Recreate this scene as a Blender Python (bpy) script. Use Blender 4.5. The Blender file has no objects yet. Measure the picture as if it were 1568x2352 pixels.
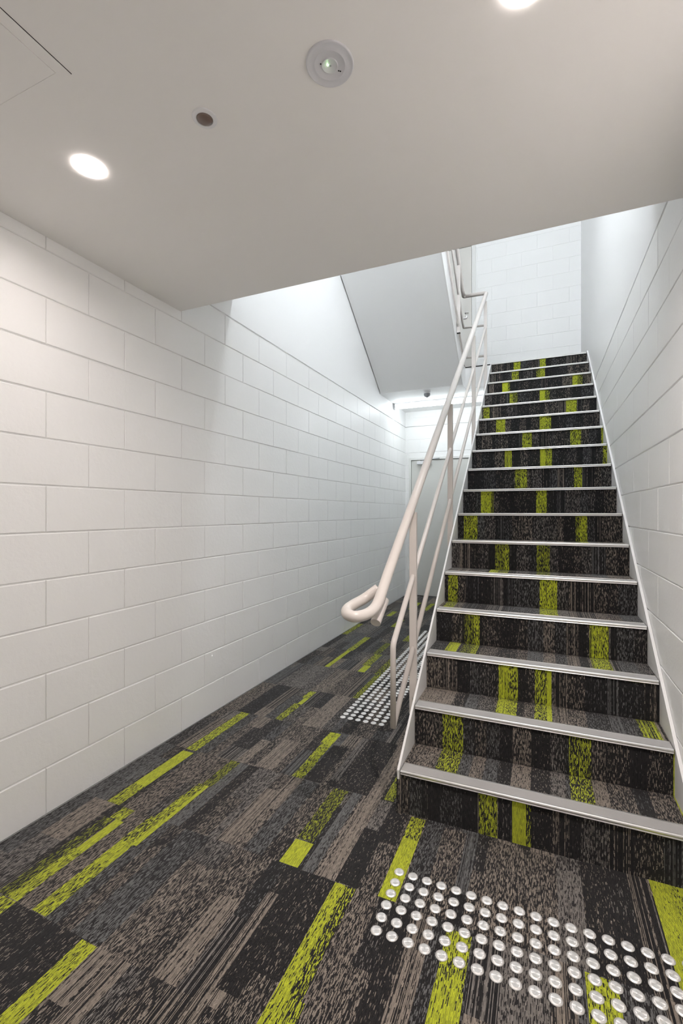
import bpy, bmesh, math, random
from mathutils import Vector, Matrix
R = random.Random(7)
C = bpy.context.scene.collection
S = bpy.context.scene

# ------------------------------------------------------------------ measures (metres)
XL, XR = -1.927, 0.490            # side walls
YB = 6.90                          # wall at the far end
YF = -0.62                         # unseen wall behind the viewer, set close to bounce light
ZC = 2.458                         # low ceiling
YC = 2.070                         # edge of the low ceiling
ZJ = 2.600                         # joint between blockwork and smooth wall
S0, S1 = -0.554, 0.476             # clear width of the stair
Y1, RI, GO, N = 1.888, 0.1825, 0.248, 17
SL = RI / GO
ZL = RI * N                        # half landing level
YT = Y1 + GO * (N - 1) + 0.012     # last riser
ZT = 6.90                          # top of the stairwell
ZU = 2.83                          # underside of the landing
XP = -0.587                        # plane of the lower railing
XU = -0.848                        # plane of the upper railing
F2 = -0.868                        # outer face of the upper flight

# ------------------------------------------------------------------ helpers
def link(name, me, mats=(), parent=None, smooth=False):
    o = bpy.data.objects.new(name, me)
    C.objects.link(o)
    for m in (mats if isinstance(mats, (list, tuple)) else [mats]):
        me.materials.append(m)
    if parent is not None:
        o.parent = parent
    if smooth:
        for p in me.polygons:
            p.use_smooth = True
    return o

def mesh_of(bm, name, recalc=True):
    if recalc:
        bmesh.ops.recalc_face_normals(bm, faces=bm.faces[:])
    me = bpy.data.meshes.new(name)
    bm.to_mesh(me)
    bm.free()
    return me

def thing(name, label, cat, loc=(0, 0, 0), group=None):
    o = bpy.data.objects.new(name, None)
    C.objects.link(o)
    o.location = loc
    o.empty_display_size = 0.05
    return tag(o, label, cat, group)

def tag(o, label, cat=None, group=None):
    o['label'] = label
    if cat: o['category'] = cat
    if group: o['group'] = group
    return o

def struct(o, label=None):
    o['kind'] = 'structure'
    if label: o['label'] = label
    return o

def box(bm, x0, x1, y0, y1, z0, z1, mi=0, bev=0.0):
    vs = [bm.verts.new(p) for p in ((x0, y0, z0), (x1, y0, z0), (x1, y1, z0), (x0, y1, z0),
                                    (x0, y0, z1), (x1, y0, z1), (x1, y1, z1), (x0, y1, z1))]
    fs = [bm.faces.new([vs[i] for i in q]) for q in
          ((3, 2, 1, 0), (4, 5, 6, 7), (0, 1, 5, 4), (1, 2, 6, 5), (2, 3, 7, 6), (3, 0, 4, 7))]
    for f in fs: f.material_index = mi
    if bev:
        es = list({e for f in fs for e in f.edges})
        bmesh.ops.bevel(bm, geom=es, offset=bev, segments=2, affect='EDGES', profile=0.5)
    return fs

def boxes(name, specs, mats, parent=None, bev=0.0):
    bm = bmesh.new()
    for s in specs:
        box(bm, *s[:6], mi=(s[6] if len(s) > 6 else 0), bev=bev)
    return link(name, mesh_of(bm, name), mats, parent)

def prism(name, poly, x0, x1, mats, parent=None, bev=0.0):
    """polygon of (y, z) points, extruded along x"""
    bm = bmesh.new()
    a = [bm.verts.new((x0, y, z)) for y, z in poly]
    b = [bm.verts.new((x1, y, z)) for y, z in poly]
    bm.faces.new(a); bm.faces.new(b[::-1])
    for i in range(len(poly)):
        j = (i + 1) % len(poly)
        bm.faces.new((a[i], b[i], b[j], a[j]))
    if bev:
        bmesh.ops.bevel(bm, geom=bm.edges[:], offset=bev, segments=2, affect='EDGES', profile=0.5)
    return link(name, mesh_of(bm, name), mats, parent)

def fillet(pts, r, n=8):
    """round the corners of a polyline; r may be a list (one radius per inner corner)"""
    pts = [Vector(p) for p in pts]
    out = [pts[0]]
    for i in range(1, len(pts) - 1):
        p = pts[i]
        a = (pts[i - 1] - p); b = (pts[i + 1] - p)
        la, lb = a.length, b.length
        a.normalize(); b.normalize()
        ang = a.angle(b)
        rr = r[i - 1] if isinstance(r, (list, tuple)) else r
        d = min(rr / math.tan(ang / 2), 0.48 * la, 0.48 * lb)
        rr = d * math.tan(ang / 2)
        c = p + (a + b).normalized() * (rr / math.sin(ang / 2))
        u = (p + a * d) - c; v = (p + b * d) - c
        tot = u.angle(v)
        for k in range(n + 1):
            t = k / n
            s = math.sin(tot)
            w = (u * math.sin((1 - t) * tot) + v * math.sin(t * tot)) / s if s > 1e-6 else u.lerp(v, t)
            out.append(c + w)
    out.append(pts[-1])
    return out

def spline(pts, n=10):
    """Catmull-Rom through points"""
    P = [Vector(p) for p in pts]
    P = [2 * P[0] - P[1]] + P + [2 * P[-1] - P[-2]]
    out = []
    for i in range(1, len(P) - 2):
        p0, p1, p2, p3 = P[i - 1:i + 3]
        for k in range(n):
            t = k / n
            out.append(0.5 * ((2 * p1) + (p2 - p0) * t + (2 * p0 - 5 * p1 + 4 * p2 - p3) * t * t
                              + (3 * p1 - p0 - 3 * p2 + p3) * t ** 3))
    out.append(P[-2])
    return out

def tube(bm, pts, r, seg=20, caps=True):
    pts = [Vector(p) for p in pts]
    cl = [pts[0]]
    for p in pts[1:]:
        if (p - cl[-1]).length > 1e-5: cl.append(p)
    pts = cl
    rings = []
    t0 = (pts[1] - pts[0]).normalized()
    nrm = t0.orthogonal().normalized()
    prev = t0
    for i, p in enumerate(pts):
        if i == 0: t = t0
        elif i == len(pts) - 1: t = (pts[i] - pts[i - 1]).normalized()
        else: t = ((pts[i + 1] - p).normalized() + (p - pts[i - 1]).normalized()).normalized()
        q = prev.rotation_difference(t)
        nrm = (q @ nrm).normalized()
        prev = t
        b = t.cross(nrm)
        rings.append([bm.verts.new(p + (nrm * math.cos(2 * math.pi * k / seg) + b * math.sin(2 * math.pi * k / seg)) * r)
                      for k in range(seg)])
    for a, b in zip(rings, rings[1:]):
        for k in range(seg):
            f = bm.faces.new((a[k], a[(k + 1) % seg], b[(k + 1) % seg], b[k]))
            f.smooth = True
    if caps:
        bm.faces.new(rings[0][::-1]); bm.faces.new(rings[-1])

def tubes(name, paths, r, mat, parent=None, seg=20):
    bm = bmesh.new()
    for p in paths: tube(bm, p, r, seg)
    return link(name, mesh_of(bm, name), mat, parent)

def lathe(bm, prof, seg=48, mi=0, cx=0, cy=0, cz=0, smooth=True, cap_last=True, cap_first=False):
    """profile of (radius, z)"""
    rings = []
    for r, z in prof:
        if r < 1e-6:
            rings.append([bm.verts.new((cx, cy, cz + z))])
        else:
            rings.append([bm.verts.new((cx + r * math.cos(2 * math.pi * k / seg), cy + r * math.sin(2 * math.pi * k / seg), cz + z))
                          for k in range(seg)])
    fs = []
    for a, b in zip(rings, rings[1:]):
        for k in range(seg):
            k2 = (k + 1) % seg
            if len(a) == 1 and len(b) == 1: continue
            if len(a) == 1: vs = (a[0], b[k], b[k2])
            elif len(b) == 1: vs = (a[k], b[0], a[k2])
            else: vs = (a[k], a[k2], b[k2], b[k])
            f = bm.faces.new(vs); f.smooth = smooth; f.material_index = mi; fs.append(f)
    if cap_first and len(rings[0]) > 1: f = bm.faces.new(rings[0]); f.material_index = mi
    if cap_last and len(rings[-1]) > 1: f = bm.faces.new(rings[-1]); f.material_index = mi
    return fs

def lathe_obj(name, prof, mat, parent=None, seg=48, loc=None, **k):
    bm = bmesh.new(); lathe(bm, prof, seg, **k)
    o = link(name, mesh_of(bm, name), mat, parent)
    if loc: o.location = loc
    return o

# ------------------------------------------------------------------ materials
class NT:
    def __init__(self, name):
        self.m = bpy.data.materials.new(name); self.m.use_nodes = True
        self.t = self.m.node_tree
        self.bsdf = self.t.nodes['Principled BSDF']
    def n(self, kind, **kw):
        nd = self.t.nodes.new(kind)
        for k, v in kw.items():
            if k.startswith('i_'): nd.inputs[int(k[2:])].default_value = v
            else: setattr(nd, k, v)
        return nd
    def l(self, a, b): self.t.links.new(a, b)
    def math(self, op, a, b=None, c=None, clamp=False):
        nd = self.n('ShaderNodeMath', operation=op, use_clamp=clamp)
        for i, v in enumerate((a, b, c)):
            if v is None: continue
            if isinstance(v, (int, float)): nd.inputs[i].default_value = v
            else: self.l(v, nd.inputs[i])
        return nd.outputs[0]
    def mix(self, fac, a, b, blend='MIX'):
        nd = self.n('ShaderNodeMix', data_type='RGBA', blend_type=blend)
        for i, v in ((0, fac), (6, a), (7, b)):
            if isinstance(v, (int, float)): nd.inputs[i].default_value = v
            elif isinstance(v, tuple): nd.inputs[i].default_value = (*v, 1) if len(v) == 3 else v
            else: self.l(v, nd.inputs[i])
        return nd.outputs[2]

def paint(name, col, rough=0.5, bump=0.0, scale=60, var=0.0, spec=0.4):
    w = NT(name); b = w.bsdf
    b.inputs['Base Color'].default_value = (*col, 1)
    b.inputs['Roughness'].default_value = rough
    b.inputs['Specular IOR Level'].default_value = spec
    if bump or var:
        tc = w.n('ShaderNodeTexCoord')
        nz = w.n('ShaderNodeTexNoise'); nz.inputs['Scale'].default_value = scale
        nz.inputs['Detail'].default_value = 6; nz.inputs['Roughness'].default_value = 0.6
        w.l(tc.outputs['Object'], nz.inputs['Vector'])
        if bump:
            bp = w.n('ShaderNodeBump'); bp.inputs['Strength'].default_value = bump
            bp.inputs['Distance'].default_value = 0.004
            w.l(nz.outputs['Fac'], bp.inputs['Height']); w.l(bp.outputs[0], b.inputs['Normal'])
        if var:
            n2 = w.n('ShaderNodeTexNoise'); n2.inputs['Scale'].default_value = 2.2; n2.inputs['Detail'].default_value = 4
            w.l(tc.outputs['Object'], n2.inputs['Vector'])
            f = w.math('MULTIPLY_ADD', n2.outputs['Fac'], 2 * var, 1 - var)
            hs = w.n('ShaderNodeHueSaturation'); hs.inputs['Color'].default_value = (*col, 1)
            w.l(f, hs.inputs['Value']); w.l(hs.outputs[0], b.inputs['Base Color'])
    return w.m

def glow(name, col, strength):
    w = NT(name); b = w.bsdf
    b.inputs['Base Color'].default_value = (0.8, 0.8, 0.8, 1)
    b.inputs['Emission Color'].default_value = (*col, 1)
    b.inputs['Emission Strength'].default_value = strength
    return w.m

M = {}
M['block'] = paint('white_painted_block', (0.90, 0.90, 0.895), 0.42, 0.35, 45, 0.02, 0.45)
M['smooth'] = paint('white_smooth_wall', (0.90, 0.90, 0.90), 0.5, 0.06, 25, 0.01)
M['ceil'] = paint('ceiling_paint', (0.90, 0.885, 0.87), 0.7, 0.03, 90, 0.012, 0.2)
M['panel'] = paint('white_panel', (0.88, 0.88, 0.88), 0.55, 0.02, 40, 0.0, 0.3)
M['steel'] = paint('white_powder_coat', (0.64, 0.595, 0.565), 0.28, 0.0, 1, 0.0, 0.5)
M['stringer'] = paint('white_stringer_paint', (0.84, 0.835, 0.83), 0.35, 0.05, 120, 0.0, 0.5)
M['door'] = paint('door_paint', (0.66, 0.66, 0.63), 0.4, 0.02, 60, 0.01, 0.4)
M['frame'] = paint('door_frame_paint', (0.78, 0.78, 0.76), 0.4)
M['dark'] = paint('dark_gap', (0.02, 0.02, 0.02), 0.8)
M['plastic'] = paint('white_plastic', (0.80, 0.80, 0.82), 0.35, 0.0, 1, 0.0, 0.5)
M['greyplastic'] = paint('grey_mesh', (0.30, 0.31, 0.33), 0.5)
M['insert'] = paint('grey_nosing_insert', (0.42, 0.41, 0.405), 0.5, 0.25, 400)
M['lamp'] = glow('downlight_glow', (1.0, 0.905, 0.855), 46)
M['lamp_bright'] = glow('downlight_glow_bright', (1.0, 0.905, 0.855), 220)
M['halo'] = glow('added_halo_glow', (1.0, 0.90, 0.85), 3.5)  # glow added around the downlights for a halo
M['batten'] = glow('batten_glow', (0.90, 0.97, 1.0), 2.2)
M['welllamp'] = glow('stairwell_lamp_glow', (0.90, 0.96, 1.0), 33)
M['led'] = glow('led_glow', (0.55, 1.0, 0.45), 2.0)

w = NT('brushed_aluminium'); b = w.bsdf
b.inputs['Base Color'].default_value = (0.82, 0.81, 0.80, 1); b.inputs['Metallic'].default_value = 0.9
b.inputs['Roughness'].default_value = 0.38
M['alu'] = w.m

w = NT('spun_steel_stud'); b = w.bsdf
b.inputs['Base Color'].default_value = (0.90, 0.89, 0.88, 1); b.inputs['Metallic'].default_value = 0.65
b.inputs['Roughness'].default_value = 0.40
b.inputs['Anisotropic'].default_value = 0.9
tg = w.n('ShaderNodeTangent', direction_type='RADIAL', axis='Z'); w.l(tg.outputs[0], b.inputs['Tangent'])
M['stud'] = w.m

w = NT('tinted_lens'); b = w.bsdf
b.inputs['Base Color'].default_value = (0.19, 0.14, 0.12, 1); b.inputs['Roughness'].default_value = 0.12
M['lens'] = w.m

def carpet_mat():
    w = NT('patterned_carpet'); b = w.bsdf
    uv = w.n('ShaderNodeUVMap', uv_map='UVMap')
    sp = w.n('ShaderNodeSeparateXYZ'); w.l(uv.outputs[0], sp.inputs[0])
    u, v = sp.outputs[0], sp.outputs[1]
    a = w.n('ShaderNodeAttribute', attribute_name='yarn')        # rgb = yarn colour, alpha = share of it
    k = w.n('ShaderNodeAttribute', attribute_name='stripe')      # 0 mottled .. 1 continuous lines
    col = w.math('FLOOR', w.math('DIVIDE', u, 0.0023))
    def white(x, y=None):
        cb = w.n('ShaderNodeCombineXYZ'); w.l(x, cb.inputs[0])
        if y is not None: w.l(y, cb.inputs[1])
        wn = w.n('ShaderNodeTexWhiteNoise', noise_dimensions='2D'); w.l(cb.outputs[0], wn.inputs[0])
        return wn.outputs[0]
    rc = white(col)
    row = w.math('FLOOR', w.math('ADD', w.math('DIVIDE', v, 0.0125), w.math('MULTIPLY', rc, 7.3)))
    r1 = white(col, row)
    cb = w.n('ShaderNodeCombineXYZ')
    w.l(w.math('MULTIPLY', u, 260), cb.inputs[0]); w.l(w.math('MULTIPLY', v, 58), cb.inputs[1])
    nz = w.n('ShaderNodeTexNoise', noise_dimensions='2D'); nz.inputs['Scale'].default_value = 1
    nz.inputs['Detail'].default_value = 2.5; w.l(cb.outputs[0], nz.inputs['Vector'])
    nn = w.math('MULTIPLY_ADD', nz.outputs['Fac'], 2.4, -0.7, clamp=True)
    mot = w.math('ADD', w.math('MULTIPLY', r1, 0.68), w.math('MULTIPLY', nn, 0.32))
    lin = w.math('ADD', w.math('MULTIPLY', rc, 0.85), w.math('MULTIPLY', r1, 0.15))
    val = w.math('ADD', w.math('MULTIPLY', mot, w.math('SUBTRACT', 1, k.outputs['Fac'])), w.math('MULTIPLY', lin, k.outputs['Fac']))
    d = w.math('SUBTRACT', a.outputs['Alpha'], val)
    fac = w.math('MULTIPLY_ADD', d, 9.0, 0.5, clamp=True)
    dark = w.mix(r1, (0.007, 0.007, 0.009), (0.024, 0.022, 0.023))
    yarn = w.mix(w.math('MULTIPLY', white(row, col), 0.5), a.outputs['Color'], (0.02, 0.02, 0.02))
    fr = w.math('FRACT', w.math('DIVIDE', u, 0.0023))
    pile_shade = w.math('GREATER_THAN', fr, 0.74)                        # shade between the rows of loops, put into the colour
    w.l(w.mix(w.math('MULTIPLY', pile_shade, 0.7), w.mix(fac, dark, yarn), (0.012, 0.012, 0.012)), b.inputs['Base Color'])
    b.inputs['Roughness'].default_value = 0.95
    b.inputs['Specular IOR Level'].default_value = 0.12
    b.inputs['Sheen Weight'].default_value = 0.10
    b.inputs['Sheen Roughness'].default_value = 0.6
    # loop pile ridges
    ph = w.math('MULTIPLY', u, 2 * math.pi / 0.0023)
    h = w.math('ADD', w.math('SINE', ph), w.math('MULTIPLY', r1, 1.2))
    bp = w.n('ShaderNodeBump'); bp.inputs['Strength'].default_value = 0.35; bp.inputs['Distance'].default_value = 0.002
    w.l(h, bp.inputs['Height']); w.l(bp.outputs[0], b.inputs['Normal'])
    return w.m
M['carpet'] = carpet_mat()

TAUPE = (0.37, 0.315, 0.265); GREY = (0.29, 0.265, 0.245); COOL = (0.20, 0.20, 0.20)
LIME = (0.64, 0.71, 0.04); OLIVE = (0.42, 0.47, 0.03)

def tone():
    """random plank of the dark carpet: yarn colour, share, stripe"""
    q = R.random()
    c = R.choice((TAUPE, TAUPE, GREY, COOL))
    st = R.choice((0, 0, 0, 0.25, 0.9))
    if q < 0.26: return (*c, R.uniform(0.18, 0.30)), st
    if q < 0.80: return (*c, R.uniform(0.36, 0.54)), st
    return (*c, R.uniform(0.54, 0.66)), R.choice((0, .3, .7))

class Carpet:
    """quads with the two carpet attributes and a metric uv"""
    def __init__(self): self.v, self.f, self.uv, self.y, self.s = [], [], [], [], []
    def quad(self, ps, uvs, yarn, stripe):
        i = len(self.v); self.v += ps; self.f.append((i, i + 1, i + 2, i + 3)); self.uv += uvs
        self.y.append(yarn); self.s.append(stripe)
    def build(self, name, parent=None, extra=None):
        me = bpy.data.meshes.new(name)
        me.from_pydata(self.v, [], self.f)
        ul = me.uv_layers.new(name='UVMap')
        for i, q in enumerate(self.uv): ul.data[i].uv = q
        for nm, ty in (('yarn', 'FLOAT_COLOR'), ('stripe', 'FLOAT')): me.attributes.new(nm, ty, 'FACE')
        me.attributes['yarn'].data.foreach_set('color', [x for c in self.y for x in c])
        me.attributes['stripe'].data.foreach_set('value', [float(x) for x in self.s])
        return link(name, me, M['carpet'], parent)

# ------------------------------------------------------------------ floor
B0, BD = 0.955, 0.4965             # tile joints across the corridor
LIMES = [  # x0, x1, y0, y1, colour, share, stripe
    (-1.772, -1.700, 1.452, 1.60, LIME, 0.62, 0), (-1.772, -1.700, 1.60, 1.925, LIME, 0.93, 0.2),
    (-1.770, -1.705, 1.945, 2.445, LIME, 0.58, 0), (-1.668, -1.604, 1.380, 1.452, LIME, 0.60, 0),
    (-1.640, -1.588, 0.958, 1.20, LIME, 0.66, 0.1), (-1.632, -1.588, 1.20, 1.380, LIME, 0.92, 0.2),
    (-1.690, -1.640, 0.958, 1.375, OLIVE, 0.36, 0), (-1.66, -1.588, 0.70, 0.955, LIME, 0.60, 0),
    (-1.512, -1.444, 0.958, 1.18, LIME, 0.62, 0), (-1.512, -1.444, 1.18, 1.30, LIME, 0.70, 0.15), (-1.455, -1.430, 1.30, 1.455, LIME, 0.90, 0.5),
    (-1.515, -1.455, 1.30, 1.455, LIME, 0.52, 0),
    (-1.470, -1.415, 1.72, 1.948, OLIVE, 0.46, 0), (-1.495, -1.446, 1.455, 1.62, LIME, 0.58, 0), (-1.446, -1.428, 1.455, 1.72, LIME, 0.95, 0.4),
    (-1.490, -1.446, 1.62, 1.72, LIME, 0.50, 0),
    (-1.268, -1.204, 0.50, 0.70, LIME, 0.70, 0.1), (-1.268, -1.204, 0.70, 0.952, LIME, 0.70, 0.15),
    (-0.656, -0.618, 0.90, 1.452, LIME, 0.68, 0.25), (-0.618, -0.578, 1.06, 1.452, LIME, 0.42, 0.1), (-0.618, -0.565, 0.80, 1.06, LIME, 0.60, 0),
    (-0.656, -0.618, 0.60, 0.90, LIME, 0.90, 0.4),
    (-0.885, -0.808, 1.454, 1.583, LIME, 0.96, 0.2), (-0.885, -0.812, 1.590, 1.945, OLIVE, 0.40, 0),
    (-1.115, -1.055, 1.950, 2.13, LIME, 0.50, 0), (-1.118, -1.060, 2.13, 2.30, LIME, 0.60, 0), (-1.130, -1.060, 2.30, 2.43, LIME, 0.74, 0),
    (-1.520, -1.468, 2.444, 2.70, LIME, 0.46, 0), (-1.500, -1.468, 2.70, 2.80, LIME, 0.94, 0.2), (-1.522, -1.470, 2.80, 2.925, LIME, 0.60, 0.3),
    (-1.655, -1.615, 3.44, 3.93, LIME, 0.80, 0.1), (-1.660, -1.600, 3.935, 4.42, LIME, 0.60, 0),
    (-1.36, -1.30, 3.44, 3.60, LIME, 0.95, 0.1), (-1.38, -1.31, 3.60, 3.93, LIME, 0.50, 0), (-1.40, -1.34, 3.935, 4.30, OLIVE, 0.48, 0),
    (-0.502, -0.440, 1.455, 1.76, LIME, 0.88, 0.15), (-0.502, -0.440, 1.76, 1.892, LIME, 0.58, 0),
    (-0.268, -0.190, 0.955, 1.25, LIME, 0.74, 0.45), (-0.266, -0.192, 1.25, 1.43, LIME, 0.62, 0.35),
    (0.112, 0.192, 0.955, 1.448, LIME, 0.66, 0.1), (0.345, 0.400, 1.455, 1.9, LIME, 0.86, 0.1), (0.400, 0.445, 1.60, 1.9, LIME, 0.72, 0.1),
    (0.345, 0.435, 0.96, 1.452, LIME, 0.66, 0.1),
    (-0.645, -0.600, 1.955, 2.20, OLIVE, 0.56, 0), (-1.20, -1.155, 2.94, 3.43, LIME, 0.45, 0.2), (-1.215, -1.15, 3.435, 3.9, LIME, 0.40, 0),
    (-1.27, -1.20, 4.43, 4.92, LIME, 0.5, 0), (-1.76, -1.70, 5.42, 5.7, LIME, 0.66, 0), (-1.62, -1.55, 5.92, 6.4, LIME, 0.66, 0),
    (-1.42, -1.36, 5.92, 6.4, LIME, 0.62, 0), (-1.925, -1.87, 4.43, 4.92, LIME, 0.5, 0), (-1.55, -1.49, 4.93, 5.3, LIME, 0.6, 0),
    (-1.1, -1.04, 4.93, 5.4, LIME, 0.6, 0), (-1.20, -1.13, -0.30, 0.2, LIME, 0.7, 0), (-0.52, -0.45, -0.3, 0.4, LIME, 0.7, 0),
]
TANS = [(-0.992, -0.905, 0.957, 1.25, (*TAUPE, 0.64), 0.65), (-1.172, -1.085, 1.455, 1.82, (*TAUPE, 0.64), 0.65),
        (-0.734, -0.656, 1.455, 1.945, (*TAUPE, 0.64), 0.65), (-1.204, -1.141, 0.80, 0.955, (*TAUPE, 0.64), 0.65),
        (-0.66, -0.578, 1.455, 1.75, (*TAUPE, 0.14), 0.0), (-0.808, -0.735, 1.0, 1.45, (*TAUPE, 0.16), 0.0),
        (-1.60, -1.53, 2.30, 2.44, (*TAUPE, 0.64), 0.65), (-1.33, -1.23, 1.955, 2.25, (*TAUPE, 0.64), 0.65),
        (-0.36, -0.272, 1.455, 1.88, (*TAUPE, 0.42), 0.1), (-0.188, 0.05, 1.455, 1.88, (*TAUPE, 0.46), 0.1),
        (-1.05, -0.96, 1.95, 2.3, (*TAUPE, 0.16), 0.0), (-0.93, -0.89, 2.0, 2.44, (*GREY, 0.6), 0.6)]

def floor_carpet():
    cp = Carpet()
    ys = [B0 + BD * k for k in range(-8, 14)]
    ys = [YF] + [y for y in ys if YF < y < YB] + [YB]
    for y0, y1 in zip(ys, ys[1:]):
        xs = [XL]
        while xs[-1] < XR - 0.04: xs.append(min(XR, xs[-1] + R.choice((0.045, 0.062, 0.062, 0.083, 0.083, 0.125))))
        if XR - xs[-1] > 1e-4: xs.append(XR)
        planks = [(a, b, tone(), (tone(), y0 + (y1 - y0) * R.choice((0.25, 0.5, 0.5, 0.75)))) for a, b in zip(xs, xs[1:])]
        planks = [(a, b, t, (t2 if R.random() < 0.55 else None)) for a, b, t, t2 in planks]
        rects = [(a, b, max(c, y0), min(d, y1), (*col, sh), st) for a, b, c, d, col, sh, st in LIMES if c < y1 - 1e-3 and d > y0 + 1e-3]
        rects = [(a, b, max(c, y0), min(d, y1), q, st) for a, b, c, d, q, st in TANS if c < y1 - 1e-3 and d > y0 + 1e-3] + rects
        cuts = sorted(set(xs) | {max(r[0], XL) for r in rects} | {min(r[1], XR) for r in rects})
        for a, b in zip(cuts, cuts[1:]):
            if b - a < 1e-5: continue
            m = (a + b) / 2
            pl = next(p for p in planks if p[0] <= m <= p[1])
            cov = [r for r in rects if r[0] <= m <= r[1]]
            yc = sorted({y0, y1} | {r[2] for r in cov} | {r[3] for r in cov} | ({pl[3][1]} if pl[3] else set()))
            for c, d in zip(yc, yc[1:]):
                if d - c < 1e-5: continue
                n = (c + d) / 2
                q = None
                for r in cov:
                    if r[2] <= n <= r[3]: q = (r[4], r[5])
                if q is None: q = pl[3][0] if (pl[3] and n > pl[3][1]) else pl[2]
                cp.quad([(a, c, 0), (b, c, 0), (b, d, 0), (a, d, 0)], [(a, c), (b, c), (b, d), (a, d)], q[0], q[1])
    o = cp.build('floor')
    return struct(o, 'dark grey and taupe patterned carpet floor with lime green strips')
floor_carpet()
struct(boxes('floor_slab', [(XL - .2, XR + .2, YF - .2, YB + .2, -0.2, -0.004)], M['panel']))

# ------------------------------------------------------------------ walls
def block_wall(name, tr, u0, u1, zs, ph0, ph1, holes=(), label=None, back=0.2, hj=0.0070, vj=0.0030, dep=0.008, zodd=0):
    """courses of 400 x 200 blocks as real relief; tr(u, w, z) places a point, w into the room; holes: (u0,u1,z0,z1)"""
    bm = bmesh.new()
    def q(*ps): bm.faces.new([bm.verts.new(tr(*p)) for p in ps])
    q((u0, -dep, zs[0]), (u1, -dep, zs[0]), (u1, -dep, zs[-1]), (u0, -dep, zs[-1])) if not holes else None
    if holes:
        h = holes[0]
        for a, b, c, d in ((u0, h[0], zs[0], zs[-1]), (h[1], u1, zs[0], zs[-1]), (h[0], h[1], h[3], zs[-1]), (h[0], h[1], zs[0], h[2])):
            if b - a > 1e-4 and d - c > 1e-4: q((a, -dep, c), (b, -dep, c), (b, -dep, d), (a, -dep, d))
    rr = random.Random(3)
    for i, (z0, z1) in enumerate(zip(zs, zs[1:])):
        ph = ph0 if (i + zodd) % 2 == 0 else ph1
        st = u0 - ((u0 - ph) % 0.4)
        us = [u0]
        t = st + 0.4
        while t < u1 - 1e-3:
            if t > u0 + 1e-3: us.append(t)
            t += 0.4
        us.append(u1)
        segs = []
        for a, b in zip(us, us[1:]):
            cut = [(a, b)]
            for h in holes:
                if z0 < h[3] - 1e-3 and z1 > h[2] + 1e-3:
                    nc = []
                    for p, r in cut:
                        if r <= h[0] or p >= h[1]: nc.append((p, r)); continue
                        if p < h[0]: nc.append((p, h[0]))
                        if r > h[1]: nc.append((h[1], r))
                    cut = nc
            segs += cut
        for a, b in segs:
            if b - a < 0.02: continue
            za, zb = z0, z1
            for h in holes:
                if a < h[1] - 1e-3 and b > h[0] + 1e-3 and z0 < h[3] < z1: za = h[3]
            w = rr.uniform(-0.0006, 0.0006)
            A = [(a + vj * .5, za + hj * .5), (b - vj * .5, za + hj * .5), (b - vj * .5, zb - hj * .5), (a + vj * .5, zb - hj * .5)]
            e = 0.0022
            Bq = [(a + vj * .5 + e, za + hj * .5 + e), (b - vj * .5 - e, za + hj * .5 + e), (b - vj * .5 - e, zb - hj * .5 - e), (a + vj * .5 + e, zb - hj * .5 - e)]
            lo = [bm.verts.new(tr(u, -dep, z)) for u, z in A]
            mid = [bm.verts.new(tr(u, w - 0.0022, z)) for u, z in A]
            hi = [bm.verts.new(tr(u, w, z)) for u, z in Bq]
            bm.faces.new(hi)
            for k in range(4):
                j = (k + 1) % 4
                bm.faces.new((lo[k], lo[j], mid[j], mid[k])); bm.faces.new((mid[k], mid[j], hi[j], hi[k]))
    # body of the wall behind the face
    def bx(a, b, c, d):
        ps = [tr(u, w, z) for w in (-dep - 0.001, -back) for u, z in ((a, c), (b, c), (b, d), (a, d))]
        vs = [bm.verts.new(p) for p in ps]
        for f in ((0, 1, 2, 3), (7, 6, 5, 4), (0, 4, 5, 1), (1, 5, 6, 2), (2, 6, 7, 3), (3, 7, 4, 0)): bm.faces.new([vs[i] for i in f])
    if holes:
        h = holes[0]
        for a, b, c, d in ((u0, h[0], zs[0], zs[-1]), (h[1], u1, zs[0], zs[-1]), (h[0], h[1], h[3], zs[-1]), (h[0], h[1], zs[0], h[2])):
            if b - a > 1e-4 and d - c > 1e-4: bx(a, b, c, d)
    else: bx(u0, u1, zs[0], zs[-1])
    o = link(name, mesh_of(bm, name), M['block'])
    return struct(o, label)

zl = [0.2 * k for k in range(14)]
block_wall('wall_left', lambda u, w, z: (XL + w, u, z), YF, YB + .02, zl, 1.281, 1.482, label='long white painted concrete block wall on the left')
block_wall('wall_right', lambda u, w, z: (XR - w, u, z), YF, YB + .02, zl, 2.097, 2.297, vj=.0012, hj=.0055, label='white painted concrete block wall on the right of the stairs')
g = 0.009
struct(boxes('wall_left_upper', [(XL - .2, XL, YF, YB, ZJ + g, ZT), (XL - .2, XL - .012, YF, YB, ZJ - .01, ZJ + g)], M['smooth']), 'smooth white wall above the joint on the left')
struct(boxes('wall_right_upper', [(XR, XR + .2, YF, YB, ZJ + g + .002, ZT), (XR + .012, XR + .2, YF, YB, ZJ - .01, ZJ + g + .002)], M['smooth']), 'smooth white wall above the slanting joint line on the right')
D0, D1, DZ = -1.866, -0.900, 2.121
block_wall('wall_back', lambda u, w, z: (u, YB - w, z), XL - .02, XR + .02, zl, -1.5, -1.7, holes=[(D0, D1, 0.0, DZ)], label='white block wall with a door at the far end', hj=.004, dep=.004)
U0, U1, UZ = -1.84, -0.872, 5.25
zu = [2.604] + [2.734 + 0.2 * k for k in range(21)]
block_wall('wall_back_upper', lambda u, w, z: (u, YB - w, z), XL - .02, XR + .02, zu, -0.05, 0.15, holes=[(U0, U1, ZL + .005, UZ)], label='white block wall behind the upper landing', hj=.0035, vj=.002, dep=.0035)
struct(boxes('wall_front', [(XL - .2, XR + .2, YF - .2, YF, 0, ZC)], M['smooth']))
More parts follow.
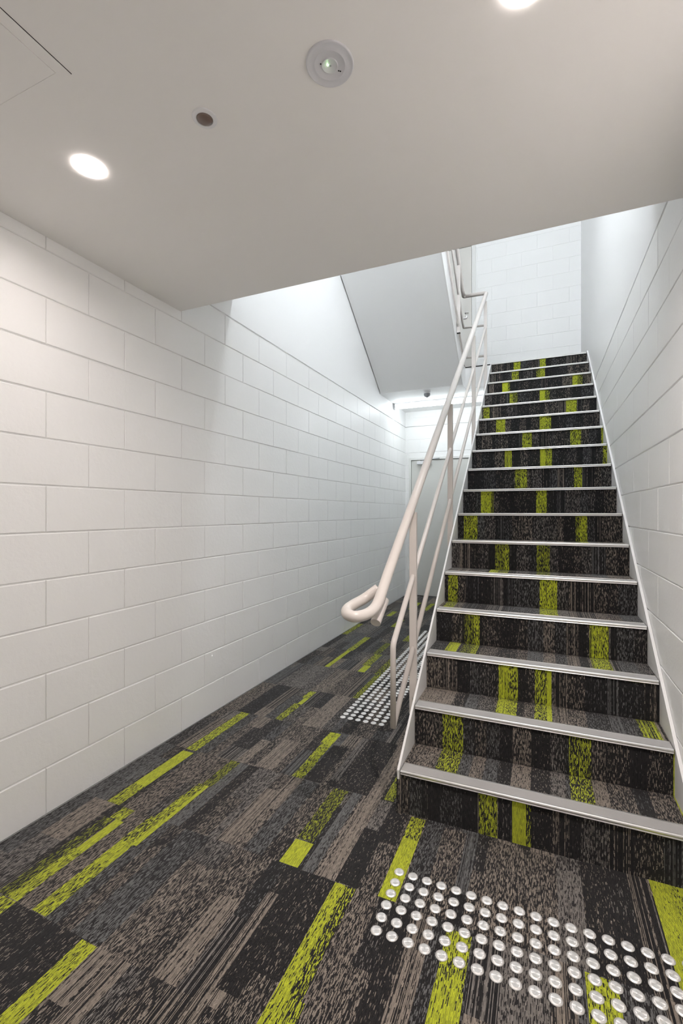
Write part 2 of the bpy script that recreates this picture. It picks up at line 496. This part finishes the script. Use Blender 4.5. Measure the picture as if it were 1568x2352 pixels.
# ceiling, bulkhead over it, stairwell top
LAMPS = ((-1.404, 1.081), (-0.033, 1.084))
LR, LD = .0465, .012               # opening of a downlight and how far its lamp sits up in it
def ceiling_mesh():
    bm = bmesh.new()
    box(bm, XL, XR, YF, YC, ZC + .016, ZC + .03)
    h = .07
    xs = [XL] + [v for x, y in LAMPS for v in (x - h, x + h)] + [XR]
    def q(*ps): bm.faces.new([bm.verts.new((x, y, ZC)) for x, y in ps][::-1])
    for k in range(0, len(xs) - 1):
        a, b = xs[k], xs[k + 1]
        if k % 2 == 0: q((a, YF), (b, YF), (b, YC), (a, YC)); continue
        cx, cy = LAMPS[k // 2]
        q((a, YF), (b, YF), (b, cy - h), (a, cy - h)); q((a, cy + h), (b, cy + h), (b, YC), (a, YC))
        n = 48
        for i in range(n):
            t0, t1 = 2 * math.pi * i / n, 2 * math.pi * (i + 1) / n
            def sqp(t):
                c, s_ = math.cos(t), math.sin(t); m = max(abs(c), abs(s_)); return (cx + h * c / m, cy + h * s_ / m)
            q((cx + LR * math.cos(t0), cy + LR * math.sin(t0)), sqp(t0), sqp(t1), (cx + LR * math.cos(t1), cy + LR * math.sin(t1)))
    for p, r in (((XL, YF), (XR, YF)), ((XR, YC), (XL, YC))):
        bm.faces.new([bm.verts.new(v) for v in ((*p, ZC), (*r, ZC), (*r, ZC + .016), (*p, ZC + .016))])
    return mesh_of(bm, 'ceiling', recalc=False)
struct(link('ceiling', ceiling_mesh(), M['ceil']), 'flat pale grey ceiling of the lower lobby')
struct(boxes('trim_ceiling_edge', [(XL, XR, YC - .016, YC, ZC + .016, 2.79)], M['ceil']))
struct(boxes('wall_bulkhead', [(XL, XR, 2.45, 2.573, 2.79, ZT), (XL, XR, YC - .016, 2.45, 2.79, 3.1)], M['smooth']))
struct(boxes('ceiling_stairwell', [(XL - .2, XR + .2, 2.0, YB + .2, ZT, ZT + .2)], M['smooth']))
# landing
struct(boxes('floor_landing', [(XL, F2, 5.672, YB - .001, ZU, ZL - .010), (F2, XR, YT + .010, YB - .001, ZU, ZL - .010)], M['panel']), 'white underside and edge of the half landing')
cp = Carpet()
for a, b, c, d in ((XL, F2, 5.64, YB), (F2, XR, YT + .004, YB)):
    n = 14
    for k in range(n):
        x0 = a + (b - a) * k / n; x1 = a + (b - a) * (k + 1) / n
        t = tone()
        cp.quad([(x0, c, ZL), (x1, c, ZL), (x1, d, ZL), (x0, d, ZL)], [(x0, c), (x1, c), (x1, d), (x0, d)], *t)
        if b < 0 or x1 < S0 + .08: cp.quad([(x0, c, ZL - .010), (x1, c, ZL - .010), (x1, c, ZL), (x0, c, ZL)], [(x0, 0), (x1, 0), (x1, .01), (x0, .01)], (*COOL, .1), 0)
struct(cp.build('floor_landing_carpet'), 'dark carpet of the half landing')

# doors
def door(name, x0, x1, z0, z1, label, fw=0.030, mat='door'):
    d = thing(name, label, None, ((x0 + x1) / 2, YB, z0)); d['kind'] = 'structure'
    off = Vector(d.location)
    def loc(o): o.location = -off; return o
    loc(boxes('door_frame', [(x0, x0 + fw, YB - .012, YB + .10, z0, z1), (x1 - fw, x1, YB - .012, YB + .10, z0, z1),
                             (x0 + fw, x1 - fw, YB - .012, YB + .10, z1 - fw - .006, z1)], M['frame'], d, bev=.002))
    loc(boxes('door_leaf', [(x0 + fw + .005, x1 - fw - .005, YB + .004, YB + .044, z0 + .012, z1 - fw - .012)], M[mat], d, bev=.0015))
    loc(boxes('door_stop', [(x0 + fw - .002, x1 - fw + .002, YB + .046, YB + .099, z0, z1 - fw)], M['dark'], d))
    return d, loc
d1, loc1 = door('door_1', D0, D1, 0.0, DZ, 'pale grey door with closer at the far end of the corridor')
cl = loc1(boxes('door_closer', [(-1.735, -1.515, YB - .055, YB + .004, 2.012, 2.060)], M['plastic'], d1, bev=.006))
bm = bmesh.new(); tube(bm, [(-1.675, YB - .03, 2.066), (-1.675, YB - .05, 2.074), (-1.45, YB - .12, 2.078), (-1.40, YB - .015, 2.098)], .006, 8)
loc1(link('closer_arm', mesh_of(bm, 'closer_arm'), M['greyplastic'], d1))
bm = bmesh.new()
tube(bm, fillet([(-1.0, YB + .006, 1.0), (-1.0, YB - .05, 1.0), (-1.12, YB - .05, 1.0)], .015), .009, 12)
loc1(link('door_handle', mesh_of(bm, 'door_handle'), M['alu'], d1))
M['door_up'] = paint('upper_door_paint', (0.70, 0.68, 0.64), 0.4, 0.02, 60, 0.01, 0.4)
d2, loc2 = door('door_2', U0, U1, ZL + .005, UZ, 'cream door on the upper landing behind the railing', .055, 'door_up')

# ------------------------------------------------------------------ lower staircase
st = thing('staircase', 'straight carpeted staircase rising to the upper landing between white stringers', 'stairs', ((S0 + S1) / 2, Y1, 0))
so = Vector(st.location)
def at_st(o): o.location = -so; return o
STRIPS = {  # riser: (x0, x1, colour, share, stripe, on the tread below too)
    1: [(-.228, -.158, LIME, .52, 0, 0), (-.103, -.053, LIME, .93, .35, 0), (-.053, -.035, LIME, .35, 0, 0)],
    2: [], 3: [], 4: [], 5: [], 6: [], 7: [], 8: [], 9: [], 10: [], 11: [], 12: [], 13: [], 14: [], 15: [], 16: [], 17: []}
def strip(i, a, b, col, sh, stp, tread=1): STRIPS[i].append((a, b, col, sh, stp, tread))
CY, SY, FPX = math.cos(.41113), math.sin(.41113), 1050.6
def riser_x(i, px):
    """x on riser i of the photo column px"""
    k = (px - 784) / FPX; Y = Y1 + .012 + GO * (i - 1)
    return Y * (k * CY - SY) / (k * SY + CY)
for i, lst in {
    2: [(1016, 1063, LIME, .46, 0), (1306, 1357, LIME, .42, .1), (1546, 1557, LIME, .7, .6)],
    3: [(1144, 1166, LIME, .70, .7), (1166, 1189, LIME, .58, 0), (1228, 1255, LIME, .52, 0), (1255, 1266, LIME, .93, .3)],
    4: [(1066, 1088, OLIVE, .45, .3), (1088, 1101, LIME, .55, .2), (1354, 1364, LIME, .60, .7), (1364, 1397, LIME, .60, 0)],
    5: [(1029, 1051, LIME, .52, 0), (1239, 1279, LIME, .62, 0)],
    6: [(1137, 1160, OLIVE, .50, .2), (1160, 1169, LIME, .55, .2), (1232, 1262, OLIVE, .48, .1)],
    7: [(1065, 1080, LIME, .50, .4), (1080, 1096, LIME, .56, 0), (1321, 1330, OLIVE, .4, 0), (1330, 1348, LIME, .62, 0)],
    8: [(1104, 1125, LIME, .72, .1), (1125, 1133, LIME, .5, .7), (1231, 1255, LIME, .62, 0)],
    9: [(1182, 1194, LIME, .42, 0), (1194, 1210, LIME, .60, 0), (1318, 1336, LIME, .56, 0), (1404, 1408, LIME, .9, .2)],
    10: [(1159, 1175, LIME, .66, .8), (1240, 1252, LIME, .95, .2), (1252, 1267, LIME, .60, 0), (1384, 1398, LIME, .62, 0)],
    11: [(1199, 1221, LIME, .60, 0), (1309, 1334, LIME, .60, 0), (1380, 1388, LIME, .62, 0)],
    12: [(1139, 1160, LIME, .66, .1), (1239, 1252, LIME, .66, .1), (1252, 1265, LIME, .56, 0)],
    13: [(1110, 1124, LIME, .60, 0), (1299, 1324, LIME, .68, 0)],
    14: [(1170, 1177, LIME, .62, 0), (1177, 1188, OLIVE, .5, 0), (1239, 1251, LIME, .92, .1), (1251, 1262, OLIVE, .5, 0)],
    15: [(1153, 1166, LIME, .92, .1), (1166, 1171, OLIVE, .5, 0), (1314, 1326, LIME, .75, .1), (1326, 1337, OLIVE, .5, 0)],
    16: [(1175, 1191, LIME, .52, 0), (1231, 1240, OLIVE, .5, 0), (1240, 1251, LIME, .60, 0)],
    17: [(1179, 1195, LIME, .62, .1), (1239, 1253, LIME, .62, .1)]}.items():
    for a, b_, col, sh, stp in lst:
        strip(i, max(S0, riser_x(i, a)), min(S1, riser_x(i, b_)), col, sh, stp)
STRIPS[3].append((.385, .455, LIME, .60, .7, 2))      # only on the tread
STRIPS[6].append((-.30, -.25, LIME, .70, .8, 2))
STRIPS[4].append((-.475, -.415, LIME, .72, .9, 2))

def step_cols(strips, rnd):
    xs = [S0]
    while xs[-1] < S1 - .05: xs.append(xs[-1] + rnd.choice((.04, .055, .055, .075, .09)))
    xs[-1] = S1
    cuts = sorted({round(x, 5) for x in xs} | {round(max(S0, s[0]), 5) for s in strips} | {round(min(S1, s[1]), 5) for s in strips})
    tones = [tone() for _ in xs]
    out = []
    for a, b in zip(cuts, cuts[1:]):
        if b - a < 1e-4: continue
        m = (a + b) / 2
        k = max(i for i, x in enumerate(xs) if x <= m)
        t = tones[k]
        qr, qt = ((*t[0][:3], t[0][3] * .62), t[1]), ((*t[0][:3], t[0][3] * 1.05), t[1])  # same carpet: riser shade and tread sheen put into the yarn share
        for s in strips:
            if s[0] <= m <= s[1]:
                v = ((*s[2], s[3]), s[4])
                if s[5] != 2: qr = v
                if s[5] != 0: qt = v
        out.append((a, b, qr, qt))
    return out

def make_step(i, parent, place):
    """riser i with the tread in front of it; the nosing sits on the top edge"""
    cp = Carpet()
    yr = Y1 + .012 + GO * (i - 1); z0, z1 = RI * (i - 1), RI * i - .002
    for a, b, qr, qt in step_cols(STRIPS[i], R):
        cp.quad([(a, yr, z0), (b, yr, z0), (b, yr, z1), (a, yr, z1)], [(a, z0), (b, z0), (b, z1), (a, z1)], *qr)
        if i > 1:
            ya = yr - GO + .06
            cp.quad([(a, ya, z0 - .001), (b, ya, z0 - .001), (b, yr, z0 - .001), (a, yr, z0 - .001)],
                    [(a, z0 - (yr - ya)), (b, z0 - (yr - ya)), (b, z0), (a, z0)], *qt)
    # boarding behind the carpet
    me = cp.build('step', parent)
    place(me)
    return me

def nosing_mesh():
    bm = bmesh.new()
    # section in (y, z): front lip with two beads, a flat top with raised edges
    sec = [(.012, -.016), (.0035, -.016), (.002, -.0135), (.0035, -.011), (.0035, -.0095), (.0015, -.0075), (.0005, -.003), (.002, .0005),
           (.005, .0022), (.009, .0022), (.0095, .0012), (.066, .0012), (.0665, .0024), (.073, .0024), (.075, .0008), (.075, -.002), (.012, -.002)]
    x0, x1 = S0 + .004, S1 - .004
    a = [bm.verts.new((x0, y, z)) for y, z in sec]; b_ = [bm.verts.new((x1, y, z)) for y, z in sec]
    bm.faces.new(a); bm.faces.new(b_[::-1])
    for k in range(len(sec)):
        j = (k + 1) % len(sec)
        f = bm.faces.new((a[k], b_[k], b_[j], a[j]))
        if k == 10: f.material_index = 1
    me = mesh_of(bm, 'nosing'); me.materials.append(M['alu']); me.materials.append(M['insert'])
    return me
NM = nosing_mesh()
for i in range(1, N + 1):
    s_ = make_step(i, st, at_st)
    n_ = bpy.data.objects.new('nosing', NM); C.objects.link(n_); n_.parent = s_
    n_.location = (0, Y1 + GO * (i - 1), RI * i)
    n_['label'] = 'silver edge strip with grey insert'
def ztop(y): return RI + (y - Y1) * SL + .007
poly = [(Y1 + .010, 0.0), (Y1 + .004, .12), (Y1 - .001, ztop(Y1) - .004), (Y1 + .002, ztop(Y1)), (YT, ztop(YT)), (YT, ZU), (YT, ztop(YT) - .34), (2.09, 0.0)]
for x0, x1 in ((S0 - .010, S0), (S1, XR - .0015)):
    o = at_st(prism('stringer', poly, x0, x1, M['stringer'], st)); o['label'] = 'white steel stringer plate'
bm = bmesh.new()
box(bm, S0, S1, YT + .002, YT + .008, ZU, ZL - .004)
at_st(link('landing_trimmer', mesh_of(bm, 'landing_trimmer'), M['stringer'], st))
at_st(prism('soffit', [(2.12, .01), (YT, ztop(YT) - .32), (YT, ztop(YT) - .34), (2.10, 0.0)], S0, S1, M['panel'], st))
# carpet wrapped around the foot of the left stringer
cp = Carpet()
x0, x1, ya = S0 - .013, S0 + .010, Y1 + .002
for a, b_, t in ((x0, x0 + .012, (*TAUPE, .40)), (x0 + .012, x1, (*TAUPE, .5))):
    cp.quad([(a, ya, 0), (b_, ya, 0), (b_, ya, RI - .016), (a, ya, RI - .016)], [(a, 0), (b_, 0), (b_, .17), (a, .17)], t, .6)
cp.quad([(x0, ya, 0), (x0, ya + .10, 0), (x0, ya + .10, RI - .016), (x0, ya, RI - .016)], [(0, 0), (.1, 0), (.1, .17), (0, .17)], (*TAUPE, .4), .3)
cp.quad([(x1, ya, 0), (x1, ya + .02, 0), (x1, ya + .02, RI - .016), (x1, ya, RI - .016)], [(0, 0), (.02, 0), (.02, .17), (0, .17)], (*TAUPE, .3), .3)
at_st(cp.build('stringer_foot_carpet', st))

# ------------------------------------------------------------------ upper staircase (rises back towards the viewer)
us = thing('upper_staircase', 'second stair flight with plain white sloping underside above the corridor', 'stairs', (-1.4, 5.62, ZL))
uo = Vector(us.location)
def at_us(o): o.location = -uo; return o
NU, YU = 12, 5.62
def zs_(y): return ZU + .002 + .716 * (5.674 - y)        # soffit line
YE = 2.60
at_us(prism('soffit', [(5.674, ZU + .002), (YE, zs_(YE)), (YE, zs_(YE) + .02), (5.674, ZU + .022)], XL + .011, F2 - .001, M['panel'], us))
zt2 = lambda y: ZL + RI + (YU - y) * SL + .007
o = at_us(prism('stringer', [(5.672, ZU + .001), (YE, zs_(YE) - .001), (YE, zt2(YE)), (YU + .02, zt2(YU) - .01), (5.672, ZL)], F2 - .012, F2, M['stringer'], us))
o['label'] = 'white stringer plate seen from below'
at_us(prism('stringer', [(5.60, ZU + .10), (YE, zs_(YE) + .06), (YE, zt2(YE)), (YU + .02, zt2(YU) - .01), (5.60, ZL)], XL + .0015, XL + .010, M['stringer'], us))
for k in range(1, NU + 1):
    cp = Carpet(); yr = YU - .012 - GO * (k - 1); z0 = ZL + RI * (k - 1)
    xs = [XL + .012 + (F2 - .014 - XL - .012) * j / 12 for j in range(13)]
    for a, b_ in zip(xs, xs[1:]):
        t = tone() if R.random() > .1 else ((*LIME, .6), 0)
        cp.quad([(a, yr, z0), (b_, yr, z0), (b_, yr, z0 + RI), (a, yr, z0 + RI)], [(a, z0), (b_, z0), (b_, z0 + RI), (a, z0 + RI)], *t)
        y2 = max(yr - GO, YE)
        cp.quad([(a, yr, z0 + RI), (b_, yr, z0 + RI), (b_, y2, z0 + RI), (a, y2, z0 + RI)], [(a, 0), (b_, 0), (b_, GO), (a, GO)], *t)
    at_us(cp.build('step', us))

# ------------------------------------------------------------------ lower railing
KS = .746
def zh(y): return KS * y - .337        # handrail, middle rail and low rail lines
def zm(y): return KS * y - .707
def zw(y): return KS * y - 1.066
YTN = 5.60
rl = thing('stair_railing', 'cream white tubular stair railing with looped handrail end and square posts', 'railing', (XP, 2.24, 0))
ro = Vector(rl.location)
def at_rl(o): o.location = -ro; return o
HR, RR_ = .0215, .0125
loop = spline([(XP, 1.83, zh(1.83)), (XP, 1.765, zh(1.765) - .003), (XP - .004, 1.70, .922), (XP - .016, 1.635, .902), (XP - .045, 1.588, .897),
               (XP - .080, 1.590, .902), (XP - .103, 1.636, .908), (XP - .102, 1.70, .916), (XP - .080, 1.765, .931), (XP - .032, 1.800, .970)], 8)
top = fillet([(XP, 2.4, zh(2.4)), (XP, YTN, zh(YTN) + .018), (XU + .02, YTN, zh(YTN) + .026)], [.03])
bm = bmesh.new()
tube(bm, loop[::-1] + [Vector((XP, 1.95, zh(1.95)))] + top, HR, 24)
hand = at_rl(link('handrail', mesh_of(bm, 'handrail'), M['steel'], rl))
dv = Vector((0, -1, -KS)).normalized()
e0 = Vector((XP - .006, 1.80, .925)); e1 = Vector((XP - .008, 1.698, .853))
bm = bmesh.new(); tube(bm, [e0, e1 - dv * .002, e1], .0205, 24)
at_rl(link('rail_stub', mesh_of(bm, 'rail_stub'), M['steel'], rl))
YH = 1.905
for nm, z_, in (('middle_rail', zm), ('low_rail', zw)):
    pts = [(XP, YH, zm(YH)), (XP, YTN, z_(YTN) + .01), (XU + .015, YTN, z_(YTN) + .02)]
    if nm == 'middle_rail':
        p = fillet([(XP, YH, zw(YH)), (XP, YH, zm(YH))] + pts[1:], [.045, .02])
    else:
        p = fillet([(XP, YH, zw(YH))] + pts[1:], [.02])
    at_rl(tubes(nm, [p], RR_, M['steel'], rl, 16))
for yp in (2.247, 3.268, 4.489, 5.50):
    zt_ = zh(yp) - .052
    zb_ = RI + (yp - Y1) * SL - .17
    p = at_rl(boxes('post', [(XP - .018, XP + .018, yp - .012, yp + .012, zb_, zt_)], M['steel'], rl, bev=.0025))
    bm = bmesh.new()
    tube(bm, [(XP, yp, zt_ - .004), (XP, yp, zh(yp) - .01)], .007, 12)
    o = link('handrail_bracket', mesh_of(bm, 'handrail_bracket'), M['steel'], p)
    bm = bmesh.new()
    for dz in (.05, .085):
        bm = bmesh.new()
        tube(bm, [(XP + .003, yp - .0125, zb_ + dz), (XP + .003, yp - .017, zb_ + dz)], .005, 6)
        link('bolt', mesh_of(bm, 'bolt'), M['alu'], p)

# ------------------------------------------------------------------ upper railing
ur, at_ur = rl, at_rl
z0h = zh(YTN) + .026
def up(y, z0): return z0 + (5.56 - y) * SL
pts = fillet([(XU + .02, YTN, z0h), (XU, YTN, z0h), (XU, 5.52, z0h + .03), (XU, 2.75, up(2.75, z0h))], [.018, .05])
at_ur(tubes('handrail', [pts], HR, M['steel'], ur, 20))
for nm, z_ in (('middle_rail', zm(YTN) + .02), ('low_rail', zw(YTN) + .02)):
    pts = fillet([(XU + .015, YTN, z_), (XU, YTN, z_), (XU, 5.53, z_ + .02), (XU, 2.75, up(2.75, z_))], [.018, .04])
    at_ur(tubes(nm, [pts], RR_, M['steel'], ur, 14))
for yp in (5.235, 4.2, 3.15):
    zt_ = up(yp, z0h) - .05
    zb_ = zs_(yp) - .12 + .10 + .02 if yp < 5 else 3.300
    p = at_ur(boxes('post', [(XU - .018, XU + .018, yp - .012, yp + .012, zb_, zt_)], M['steel'], ur, bev=.0025))
    at_ = link('post_end_cap', mesh_of((lambda b_: (box(b_, XU - .019, XU + .019, yp - .013, yp + .013, zb_ - .006, zb_), b_)[1])(bmesh.new()), 'post_end_cap'), M['dark'], p)
bm = bmesh.new()
tube(bm, fillet([(XU + .012, 5.50, 3.56), (XU + .05, 5.50, 3.56), (XU + .05, 5.50, 3.62)], .015), .011, 10)
lathe(bm, [(.0, 0), (.022, 0), (.022, .012), (0, .012)], 16, cx=XU + .05, cy=5.50, cz=3.615)
at_ur(link('rail_bracket', mesh_of(bm, 'rail_bracket'), M['alu'], ur))

# ------------------------------------------------------------------ ceiling fittings
def downlight(x, y, label, mat='lamp'):
    d = thing('downlight', label, 'downlight', (x, y, ZC), 'round recessed downlights in the lobby ceiling')
    lathe_obj('added_halo_ring', [(LR + .0030, 0), (LR + .0026, -.0030), (LR + .0010, -.0042), (LR - .0006, -.0030), (LR - .0012, LD), (LR - .0012, LD + .002)], M['halo'], d, cap_last=False)  # glowing ring added to brighten the ceiling around the lamp
    lathe_obj('lamp_diffuser', [(LR - .0014, LD), (LR * .6, LD - .0012), (0, LD - .0016)], M[mat], d)
    return d
downlight(*LAMPS[0], 'bright round downlight near the left wall, beside the ceiling sensor')
downlight(*LAMPS[1], 'bright round downlight at the upper right, cut by the top edge', 'lamp_bright')
em = thing('ceiling_emergency_light', 'round white emergency light disc on the ceiling between the two downlights', 'emergency light', (-0.5055, 1.083, ZC))
M['grey_white'] = paint('grey_white_plastic', (0.70, 0.70, 0.735), 0.4, 0.0, 1, 0.0, 0.5)
lathe_obj('base_plate', [(.0625, 0), (.0625, -.0025), (.0612, -.0045), (.0590, -.0048), (.0575, -.0036), (.0425, -.0034), (.0410, -.0046), (.0393, -.0048), (.0382, -.0036), (0, -.0036)], M['grey_white'], em, 64)
lathe_obj('lens_ring', [(.0215, -.0034), (.0212, -.0058), (.0200, -.0066), (.0188, -.0060), (.0180, -.0042), (0, -.0040)], M['grey_white'], em, 48)
lathe_obj('indicator_led', [(.0020, -.004), (.0020, -.0056), (0, -.0064)], M['led'], em, 12, loc=(-.004, -.004, 0))
lathe_obj('test_button', [(.0020, -.004), (.0020, -.0056), (0, -.0060)], M['greyplastic'], em, 12, loc=(.0015, .0005, 0))
for dx, dy in ((.0155, .0225), (.0190, .0255), (-.0200, -.0130)):
    lathe_obj('screw_hole', [(.0020, -.0030), (.0020, -.0040), (0, -.0040)], M['dark'], em, 12, loc=(dx, dy, 0))
se = thing('ceiling_sensor', 'small round ceiling motion sensor with dark brown lens', 'sensor', (-0.915, 1.083, ZC))
lathe_obj('bezel', [(.0365, 0), (.0360, -.0020), (.0335, -.0035), (.0270, -.0048), (.0245, -.0052), (.0236, -.0040), (.0234, -.0010), (0, -.0010)], M['plastic'], se)
lathe_obj('lens', [(.0232, -.0030)] + [(.0228 * math.cos(a), -.0032 - .0085 * math.sin(a)) for a in [math.pi / 2 * k / 7 for k in range(1, 7)]] + [(0, -.0117)], M['lens'], se)
ha = thing('access_hatch', 'square flush access hatch at the top left of the ceiling', 'hatch', (-1.45, .53, ZC))
hx0, hx1, hy0, hy1 = -.30, .300, -.30, .302
boxes('hatch_frame', [(hx0, hx1, hy1 - .020, hy1, -.0022, 0), (hx0, hx1, hy0, hy0 + .02, -.0022, 0), (hx0, hx0 + .032, hy0 + .02, hy1 - .02, -.0022, 0), (hx1 - .032, hx1, hy0 + .02, hy1 - .02, -.0022, 0)], M['ceil'], ha)
boxes('hatch_panel', [(hx0 + .0335, hx1 - .0335, hy0 + .0215, hy1 - .0215, -.0030, 0)], M['ceil'], ha)
boxes('hatch_gap', [(hx1 + .0002, hx1 + .0022, hy0, hy1, -.0006, 0)], M['dark'], ha)

# heat detector and batten under the landing, bulkhead lamp in the stairwell
hd = thing('heat_detector', 'small white smoke detector with grey dome under the landing', 'detector', (-1.335, 5.80, ZU))
lathe_obj('detector_base', [(.047, 0), (.047, -.022), (.042, -.030), (0, -.030)], M['plastic'], hd, 32)
lathe_obj('detector_dome', [(.041, -.030), (.041, -.048), (.030, -.064), (.014, -.068), (.012, -.076), (0, -.076)], M['greyplastic'], hd, 32)
bt = thing('ceiling_batten_light', 'long glowing strip light under the landing above the far door', 'strip light', (-1.15, 6.29, ZU))
boxes('batten_body', [(-.75, .75, -.05, .05, -.022, 0), (-.75, -.738, -.052, .052, -.075, 0), (.738, .75, -.052, .052, -.075, 0)], M['plastic'], bt, bev=.002)
bm = bmesh.new()
sec = [(-.048, -.022), (-.050, -.050), (-.040, -.068), (0, -.074), (.040, -.068), (.050, -.050), (.048, -.022)]
a = [bm.verts.new((-.738, y, z)) for y, z in sec]; b_ = [bm.verts.new((.738, y, z)) for y, z in sec]
for k in range(len(sec)): j = (k + 1) % len(sec); bm.faces.new((a[k], b_[k], b_[j], a[j]))
link('batten_diffuser', mesh_of(bm, 'batten_diffuser'), M['batten'], bt)
WX, WY, WZ = -0.02, 2.98, 4.74
wl = thing('pendant_light', 'white globe pendant light hanging high in the stairwell above the stairs', 'pendant light', (WX, WY, ZT))
lathe_obj('ceiling_rose', [(.05, 0), (.05, -.02), (.02, -.035), (0, -.035)], M['plastic'], wl, 24)
lathe_obj('pendant_rod', [(.008, -.03), (.008, WZ - ZT + .10)], M['plastic'], wl, 12)
lathe_obj('pendant_globe', [(0, .095)] + [(.095 * math.sin(a), .095 * math.cos(a)) for a in [math.pi * k / 16 for k in range(1, 16)]] + [(0, -.095)], M['welllamp'], wl, 32, loc=(0, 0, WZ - ZT))

# ------------------------------------------------------------------ tactile studs
bm = bmesh.new()
lathe(bm, [(.0178, 0), (.0178, .0006), (.0168, .0020), (.0135, .0040), (.0120, .0044), (0, .0046)], 28, smooth=False)
SM = mesh_of(bm, 'tactile_stud'); SM.materials.append(M['stud'])
ORD = ['first', 'second', 'third', 'fourth', 'fifth', 'sixth', 'seventh', 'eighth', 'ninth', 'tenth', 'eleventh', 'twelfth', 'thirteenth', 'fourteenth',
       'fifteenth', 'sixteenth', 'seventeenth', 'eighteenth', 'nineteenth', 'twentieth', 'twenty-first', 'twenty-second', 'twenty-third', 'twenty-fourth',
       'twenty-fifth', 'twenty-sixth', 'twenty-seventh', 'twenty-eighth', 'twenty-ninth', 'thirtieth', 'thirty-first', 'thirty-second', 'thirty-third']
def stud(x, y, label, group):
    o = bpy.data.objects.new('tactile_stud', SM); C.objects.link(o)
    o.location = (x, y, .0004); o.rotation_euler = (0, 0, R.uniform(0, 6.28))
    return tag(o, label, 'stud', group)
for r in range(6):
    for c in range(18):
        stud(-.4643 + .0500 * c, 1.5815 - .0498 * r, 'steel stud before the bottom step, %s row from stairs, %s from left' % (ORD[r], ORD[c]),
             'tactile studs on the carpet in front of the stairs')
NR = 32
for r in range(NR):
    for c in range(6):
        stud(-1.1398 + .0509 * c, 2.636 + .0500 * r, 'steel stud beside the staircase, %s row from near end, %s from left' % (ORD[r], ORD[c]),
             'tactile studs on the carpet beside the stairs')
bm = bmesh.new()
for r in range(NR, 46):
    for c in range(6):
        lathe(bm, [(.0178, 0), (.0150, .0040), (.0128, .0050), (0, .0048)], 16, cx=-1.1398 + .0509 * c, cy=2.636 + .05 * r, cz=.0004, smooth=False)
o = link('far_tactile_studs', mesh_of(bm, 'far_tactile_studs'), M['stud'])
tag(o, 'far end of the long patch of steel studs beside the stairs', 'studs'); o['kind'] = 'stuff'

# ------------------------------------------------------------------ world, camera, view
wd = bpy.data.worlds.new('World'); S.world = wd; wd.use_nodes = True
wd.node_tree.nodes['Background'].inputs[0].default_value = (0.02, 0.02, 0.022, 1)
wd.node_tree.nodes['Background'].inputs[1].default_value = 1.0
cam = bpy.data.cameras.new('camera'); co = bpy.data.objects.new('camera', cam); C.objects.link(co)
co.location = (0, 0, 1.288); co.rotation_euler = (math.pi / 2, 0, 0.41113)
cam.sensor_fit = 'VERTICAL'; cam.sensor_height = 36; cam.lens = 36 * 1050.6 / 2352; cam.clip_start = 0.02
S.camera = co
S.cycles.max_bounces = 16; S.cycles.diffuse_bounces = 10; S.cycles.glossy_bounces = 4
S.cycles.caustics_reflective = False; S.cycles.caustics_refractive = False
S.cycles.sample_clamp_indirect = 6
S.view_settings.view_transform = 'Standard'; S.view_settings.look = 'None'
S.view_settings.gamma = 1; S.view_settings.exposure = 2.72; S.view_settings.use_curve_mapping = False
